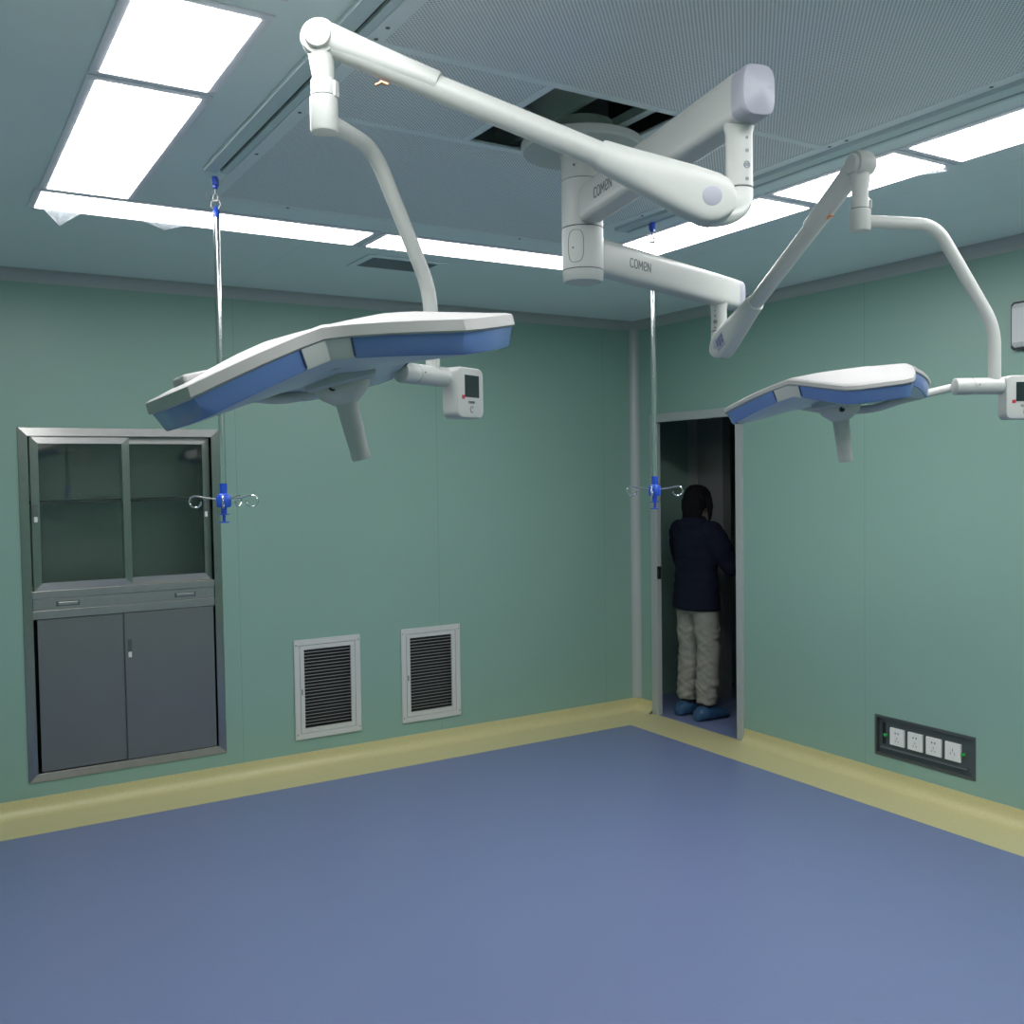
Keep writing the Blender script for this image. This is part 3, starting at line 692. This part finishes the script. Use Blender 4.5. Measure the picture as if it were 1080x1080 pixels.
# ------------------------------------------------------------ return air grilles on the back wall
def grille(x0, label):
    x1 = x0 + .423; z0, z1 = .171, .773; org = ((x0+x1)/2, 0, z0)
    t = thing('air_grille', label, 'vent', org, 'return air grilles low on the back wall')
    mb = MB()
    for a, b, c, d in ((x0, x1, z0, z0+.034), (x0, x1, z1-.034, z1), (x0, x0+.034, z0+.034, z1-.034), (x1-.034, x1, z0+.034, z1-.034)): mb.box((a, -.012, c), (b, -.0004, d))
    mb.build('frame', M_VENT, t, org, smooth=0, bevel=.002)
    mb = MB(); e0, e1 = .0365, .062
    for a, b, c, d in ((x0+e0, x1-e0, z0+e0, z0+e1), (x0+e0, x1-e0, z1-e1, z1-e0), (x0+e0, x0+e1, z0+e1, z1-e1), (x1-e1, x1-e0, z0+e1, z1-e1)): mb.box((a, -.0105, c), (b, .004, d))
    dd = mb.build('hinged_frame', M_VENT, t, org, smooth=0, bevel=.001)
    MB().box((x0+.043, -.0125, .44), (x0+.049, -.010, .475)).build('latch', M_TEXT, dd, org, smooth=0)
    mb = MB(); nS = 24
    for k in range(nS):
        z = z0+e1 + (z1-z0-2*e1)*(k+.5)/nS; y = -.006
        mb.add([(x0+e1, y, z-.005), (x1-e1, y, z-.005), (x1-e1, y+.022, z-.011), (x0+e1, y+.022, z-.011), (x0+e1, y, z-.0075), (x1-e1, y, z-.0075), (x1-e1, y+.022, z-.0135), (x0+e1, y+.022, z-.0135)],
               [(0,1,2,3),(4,7,6,5),(0,4,5,1),(1,5,6,2),(2,6,7,3),(3,7,4,0)])
    mb.build('slats', M_SLAT, dd, org, smooth=0)
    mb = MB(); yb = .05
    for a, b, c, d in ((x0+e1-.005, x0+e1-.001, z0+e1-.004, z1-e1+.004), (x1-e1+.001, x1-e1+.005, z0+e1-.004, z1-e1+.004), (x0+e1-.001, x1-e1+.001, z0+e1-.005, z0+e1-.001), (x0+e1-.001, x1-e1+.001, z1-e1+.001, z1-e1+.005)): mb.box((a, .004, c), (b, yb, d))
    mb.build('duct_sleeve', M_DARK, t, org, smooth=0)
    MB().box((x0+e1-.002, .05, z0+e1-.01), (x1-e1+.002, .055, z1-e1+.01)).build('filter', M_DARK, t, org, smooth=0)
    for x in (x0+.012, x1-.012):
        for z in (z0+.03, z1-.03): MB().lathe((x, -.012, z), (0,-1,0), [(0, .004), (.0015, .0035)], 10).build('screw', M_TEXT, t, org)
grille(-2.616, 'white slatted return air grille, the left and nearer one of two on the back wall')
grille(-1.914, 'white slatted return air grille, the right one of two, closer to the room corner')

# ------------------------------------------------------------ recessed power outlet panel
org = (0, -2.396, .275)
t = thing('outlet_panel', 'dark steel recessed panel with four white sockets low on the right wall', 'socket panel', org)
y0, y1, z0, z1 = SOCK[0]-.004, SOCK[1]+.004, SOCK[2]-.004, SOCK[3]+.004
mb = MB()
for a, b, c, d in ((y0, y1, z0, z0+.014), (y0, y1, z1-.014, z1), (y0, y0+.014, z0+.014, z1-.014), (y1-.014, y1, z0+.014, z1-.014)): mb.box((-.004, a, c), (.022, b, d))
mb.build('rim', M_STEELK, t, org, smooth=0, bevel=.001)
MB().box((.018, y0+.005, z0+.005), (.026, y1-.005, z1-.005)).build('back_plate', M_STEELK, t, org, smooth=0)
mb = MB(); mb.box((.004, y0+.05, .205), (.019, y1-.03, .212)); mb.build('lower_lip', M_STEEL, t, org, smooth=0)
MB().box((.0172, -2.150, .225), (.0185, -2.128, .345)).build('cable_slot', M_BLACK, t, org, smooth=0)
for i, yc in enumerate((-2.229, -2.341, -2.453, -2.565)):
    p = MB().box((.006, yc-.0455, .233), (.0185, yc+.0455, .328)).build('socket', M_PLATE, t, org, smooth=0, bevel=.003)
    mb = MB(); X = .0052
    def slit(dy, dz, hy, hz, tilt=0):
        ct, st_ = math.cos(tilt), math.sin(tilt)
        mb.obox((X, yc-dy, .2805+dz), Vector((1,0,0)), Vector((0,ct,st_)), Vector((0,-st_,ct)), .0006, hy, hz)
    if i < 3:
        slit(-.009, .022, .003, .0045); slit(.009, .022, .003, .0045); slit(0, -.006, .0012, .005); slit(-.009, -.022, .0012, .005, .5); slit(.009, -.022, .0012, .005, -.5)
    else:
        slit(0, .010, .0012, .007); slit(-.011, -.008, .0012, .007, .5); slit(.011, -.008, .0012, .007, -.5)
    mb.build('socket_holes', M_TEXT, p, org, smooth=0)
for yc in (-2.160, -2.628):
    mb = MB(); mb.tube([(.012, yc+.016, .280), (-.002, yc, .279), (-.004, yc-.014, .283)], [.0055, .007, .005], 10); mb.tube([(.010, yc-.004, .288), (-.001, yc, .279), (.008, yc+.01, .268)], [.003, .0045, .003], 10)
    mb.build('clip', M_GRN, t, org)

# ------------------------------------------------------------ box high on the right wall
org = (0, -3.06, 2.41)
t = thing('wall_box', 'pale box with dark edges high on the right wall, cut by the photo edge', 'wall box', org)
def oct_(x, gy, gz, ch): 
    a, b, c, d = -3.23+gy, -2.893-gy, 2.30+gz, 2.528-gz
    return [Vector((x, yy, zz)) for yy, zz in ((a+ch,c),(b-ch,c),(b,c+ch),(b,d-ch),(b-ch,d),(a+ch,d),(a,d-ch),(a,c+ch))]
MB().loft([oct_(-.0005, 0, 0, .012), oct_(-.03, 0, 0, .012)]).build('back_shell', M_BLACK, t, org, smooth=0)
MB().loft([oct_(-.03, .012, .010, .012), oct_(-.046, .014, .012, .012), oct_(-.06, .022, .034, .004)]).build('front_cover', mat('pale_grey_case', (.62, .64, .64), .4), t, org, smooth=0)

# ------------------------------------------------------------ torn protective film hanging off the light panels
def film(pts, label, sag=0.006):
    mb = MB(); n = 8; a, b, tip = [Vector(p) for p in pts]; rows = []
    for i in range(n+1):
        q = i/n; rows.append([a.lerp(b, k/n).lerp(tip, q) + Vector((0,0,0)) + Vector((.5,.85,0))*(sag*math.sin(3*k/n*pi)*q) for k in range(n+1)])
    mb.loft(rows, caps=False, closed=False)
    o = mb.build('protective_film', M_FILM, None, tip, smooth=80)
    sd = o.modifiers.new('s', 'SOLIDIFY'); sd.thickness = .0004
    tag(o, label, 'plastic film', 'torn film on the light panels')
film([(-4.05, -1.335, H-.007), (-3.90, -1.335, H-.007), (-3.985, -1.30, H-.060)], 'pointed scrap of clear film hanging at the left end of the back-row lights', .010)
film([(-3.68, -1.335, H-.007), (-3.48, -1.335, H-.007), (-3.58, -1.31, H-.032)], 'shallow sagging scrap of clear film left of the hanging pole', .006)
film([(-1.316, -3.30, H-.007), (-1.314, -3.43, H-.007), (-1.30, -3.43, H-.022)], 'small corner of clear film at the end of the short right-row light', .003)

# ------------------------------------------------------------ person beyond the doorway (faces +x)
PO = Vector((.20, -.425, 0))
pt = thing('person', 'person in navy jacket, pale trousers and blue shoe covers standing in the doorway', 'person', PO)
def ell(c, rx, ry, n=24): return [PO + Vector((c[0] + rx*math.cos(2*pi*k/n), c[1] + ry*math.sin(2*pi*k/n), c[2])) for k in range(n)]
def limb(mb, pts, rs, n=14): mb.tube([PO + Vector(p) for p in pts], rs, n)
def capsule_ends(mb, pts, rs):
    for p, r in zip(pts, rs): mb.sphere(PO + Vector(p), r, 12, 8)
# body
mb = MB()
mb.loft([ell((0,0,.80), .085, .135), ell((0,0,.90), .095, .150), ell((.005,0,1.02), .085, .125), ell((0,0,1.15), .095, .140), ell((-.005,0,1.28), .095, .160), ell((-.01,0,1.36), .070, .130), ell((-.005,0,1.40), .052, .060), ell((.01,0,1.48), .050, .052)])
mb.sphere(PO + Vector((.028, 0, 1.555)), (.092, .073, .100), 24, 16)
mb.sphere(PO + Vector((.068, 0, 1.500)), (.045, .048, .050), 16, 12)                 # jaw
mb.sphere(PO + Vector((.122, 0, 1.535)), (.018, .014, .022), 12, 8)                  # nose
mb.sphere(PO + Vector((.110, 0, 1.497)), (.012, .022, .008), 12, 8)                  # mouth
for s in (-1, 1):
    mb.sphere(PO + Vector((.028, s*.075, 1.540)), (.018, .010, .030), 12, 8)         # ear
    hipP = [(0, s*.085, .86), (.012, s*.092, .66), (.018, s*.097, .47), (0, s*.10, .28), (-.012, s*.10, .09)]
    limb(mb, hipP, [.088, .074, .052, .050, .036]); capsule_ends(mb, hipP[:1]+hipP[2:3], [.088, .052])
    limb(mb, [(-.05, s*.10, .035), (.0, s*.10, .05), (.08, s*.105, .035), (.17, s*.108, .025)], [.030, .036, .034, .022])
    sh, el, wr = (-.005, s*.165, 1.335), (.10, s*.235, 1.085), (.33, s*.13, 1.10)
    limb(mb, [sh, el], [.050, .040]); limb(mb, [el, wr], [.040, .026]); capsule_ends(mb, [sh, el], [.050, .040])
    # hand: palm, four bent fingers, thumb
    px_, py_, pz_ = .375, s*.115, 1.105
    mb.sphere(PO + Vector((px_, py_, pz_)), (.050, .018, .042), 14, 10); limb(mb, [wr, (px_, py_, pz_)], [.026, .024])
    for k, ln in enumerate((.070, .080, .075, .058)):
        z = pz_ + .030 - .020*k; a0 = (px_+.035, py_, z)
        a1 = (px_+.035+ln*.5, py_-s*.008, z); a2 = (px_+.035+ln*.8, py_-s*.028, z-.004); a3 = (px_+.030+ln*.85, py_-s*.046, z-.008)
        limb(mb, [a0, a1, a2, a3], [.0095, .009, .0085, .0075], 10)
    limb(mb, [(px_-.02, py_-s*.006, pz_+.030), (px_+.015, py_-s*.028, pz_+.052), (px_+.045, py_-s*.040, pz_+.054)], [.012, .0105, .009], 10)
remeshed(mb, 'body', M_SKIN, pt, PO, .0062, 3)
for s in (-1, 1): MB().sphere(PO + Vector((.112, s*.030, 1.560)), .010, 12, 8).build('eye', M_EYE, pt, PO)
# trousers
def wr_tr(co):
    p = co - PO
    k = max(0, min(1, (.76-p.z)/.12))
    return k*(.010*noise.noise(Vector((p.x*7+3, p.y*9, p.z*34 + p.y*18))) + .016*abs(noise.noise(Vector((p.x*9, p.y*9+7, p.z*21 - p.y*16)))) - .006) - (1-k)*.010
mb = MB(); mb.loft([ell((0,0,.74), .10, .150), ell((-.005,0,.82), .118, .170), ell((-.005,0,.90), .115, .168), ell((0,0,.97), .105, .150)])
for s in (-1, 1):
    limb(mb, [(0, s*.085, .84), (.008, s*.092, .68), (.020, s*.098, .48), (.004, s*.100, .30), (-.008, s*.100, .118)], [.105, .094, .083, .083, .074], 20)
remeshed(mb, 'trousers', M_TROUS, pt, PO, .0075, 2, wr_tr)
# jacket
def wr_j(co):
    p = co - PO
    return .0045*abs(math.sin(p.z*pi/.075)) - .002 + .005*noise.noise(co*8)
mb = MB()
mb.loft([ell((0,0,.775), .135, .192), ell((-.004,0,.80), .140, .196), ell((-.004,0,.92), .132, .186), ell((0,0,1.06), .122, .176), ell((-.004,0,1.20), .128, .186), ell((-.008,0,1.30), .122, .196), ell((-.012,0,1.36), .098, .165), ell((-.014,0,1.405), .078, .105), ell((-.008,0,1.435), .070, .078)])
mb.loft([ell((-.045,0,1.33), .085, .120), ell((-.050,0,1.38), .085, .115), ell((-.035,0,1.425), .066, .085), ell((-.02,0,1.44), .05, .06)])   # folded hood
for s in (-1, 1):
    sh, el, wr = (-.005, s*.165, 1.325), (.095, s*.245, 1.085), (.325, s*.135, 1.10)
    limb(mb, [sh, (.04, s*.215, 1.21), el], [.080, .078, .068], 18); limb(mb, [el, (.2, s*.19, 1.09), wr], [.068, .062, .046], 18); capsule_ends(mb, [sh, el], [.080, .068])
remeshed(mb, 'jacket', M_JACKET, pt, PO, .010, 4, wr_j)
# hair: cap, nape and side locks
mb = MB(); mb.sphere(PO + Vector((.010, 0, 1.562)), (.106, .092, .096), 24, 16)
mb.loft([ell((-.045,.004,1.385), .030, .040), ell((-.042,0,1.43), .052, .066), ell((-.028,0,1.49), .076, .090), ell((-.010,0,1.555), .092, .096)])
for s in (-1, 1):
    limb(mb, [(.035, s*.082, 1.57), (.045, s*.094, 1.50), (.042, s*.096, 1.44), (.034, s*.090, 1.395)], [.026, .022, .016, .007])
    limb(mb, [(-.03, s*.070, 1.47), (-.045, s*.070, 1.42), (-.045, s*.058, 1.385)], [.026, .018, .008])
remeshed(mb, 'hair', M_HAIR, pt, PO, .007, 3, lambda co: .007*noise.noise(Vector((co.x*45, co.y*45, co.z*7))))
for s in (-1, 1):
    mb = MB(); mb.lathe(PO + Vector((-.010, s*.10, .06)), (0,0,1), [(0, .046), (.09, .044)], 18); mb.build('sock', M_SOCK, pt, PO)
    mb = MB()
    mb.loft([[PO + Vector((x + 0, s*.102 + wy*math.cos(2*pi*k/18), .003 + hz_*(.5 - .5*math.cos(2*pi*k/18 + pi/2)) if False else max(.003, hz_*.5 + hz_*.5*math.sin(2*pi*k/18)))) for k in range(18)]
             for x, wy, hz_ in ((-.108, .022, .045), (-.095, .048, .085), (-.05, .060, .108), (.0, .062, .115), (.06, .062, .10), (.12, .062, .080), (.17, .052, .062), (.195, .022, .035))])
    remeshed(mb, 'shoe_cover', M_SHOEC, pt, PO, .008, 2, lambda co: .004*noise.noise(co*38))
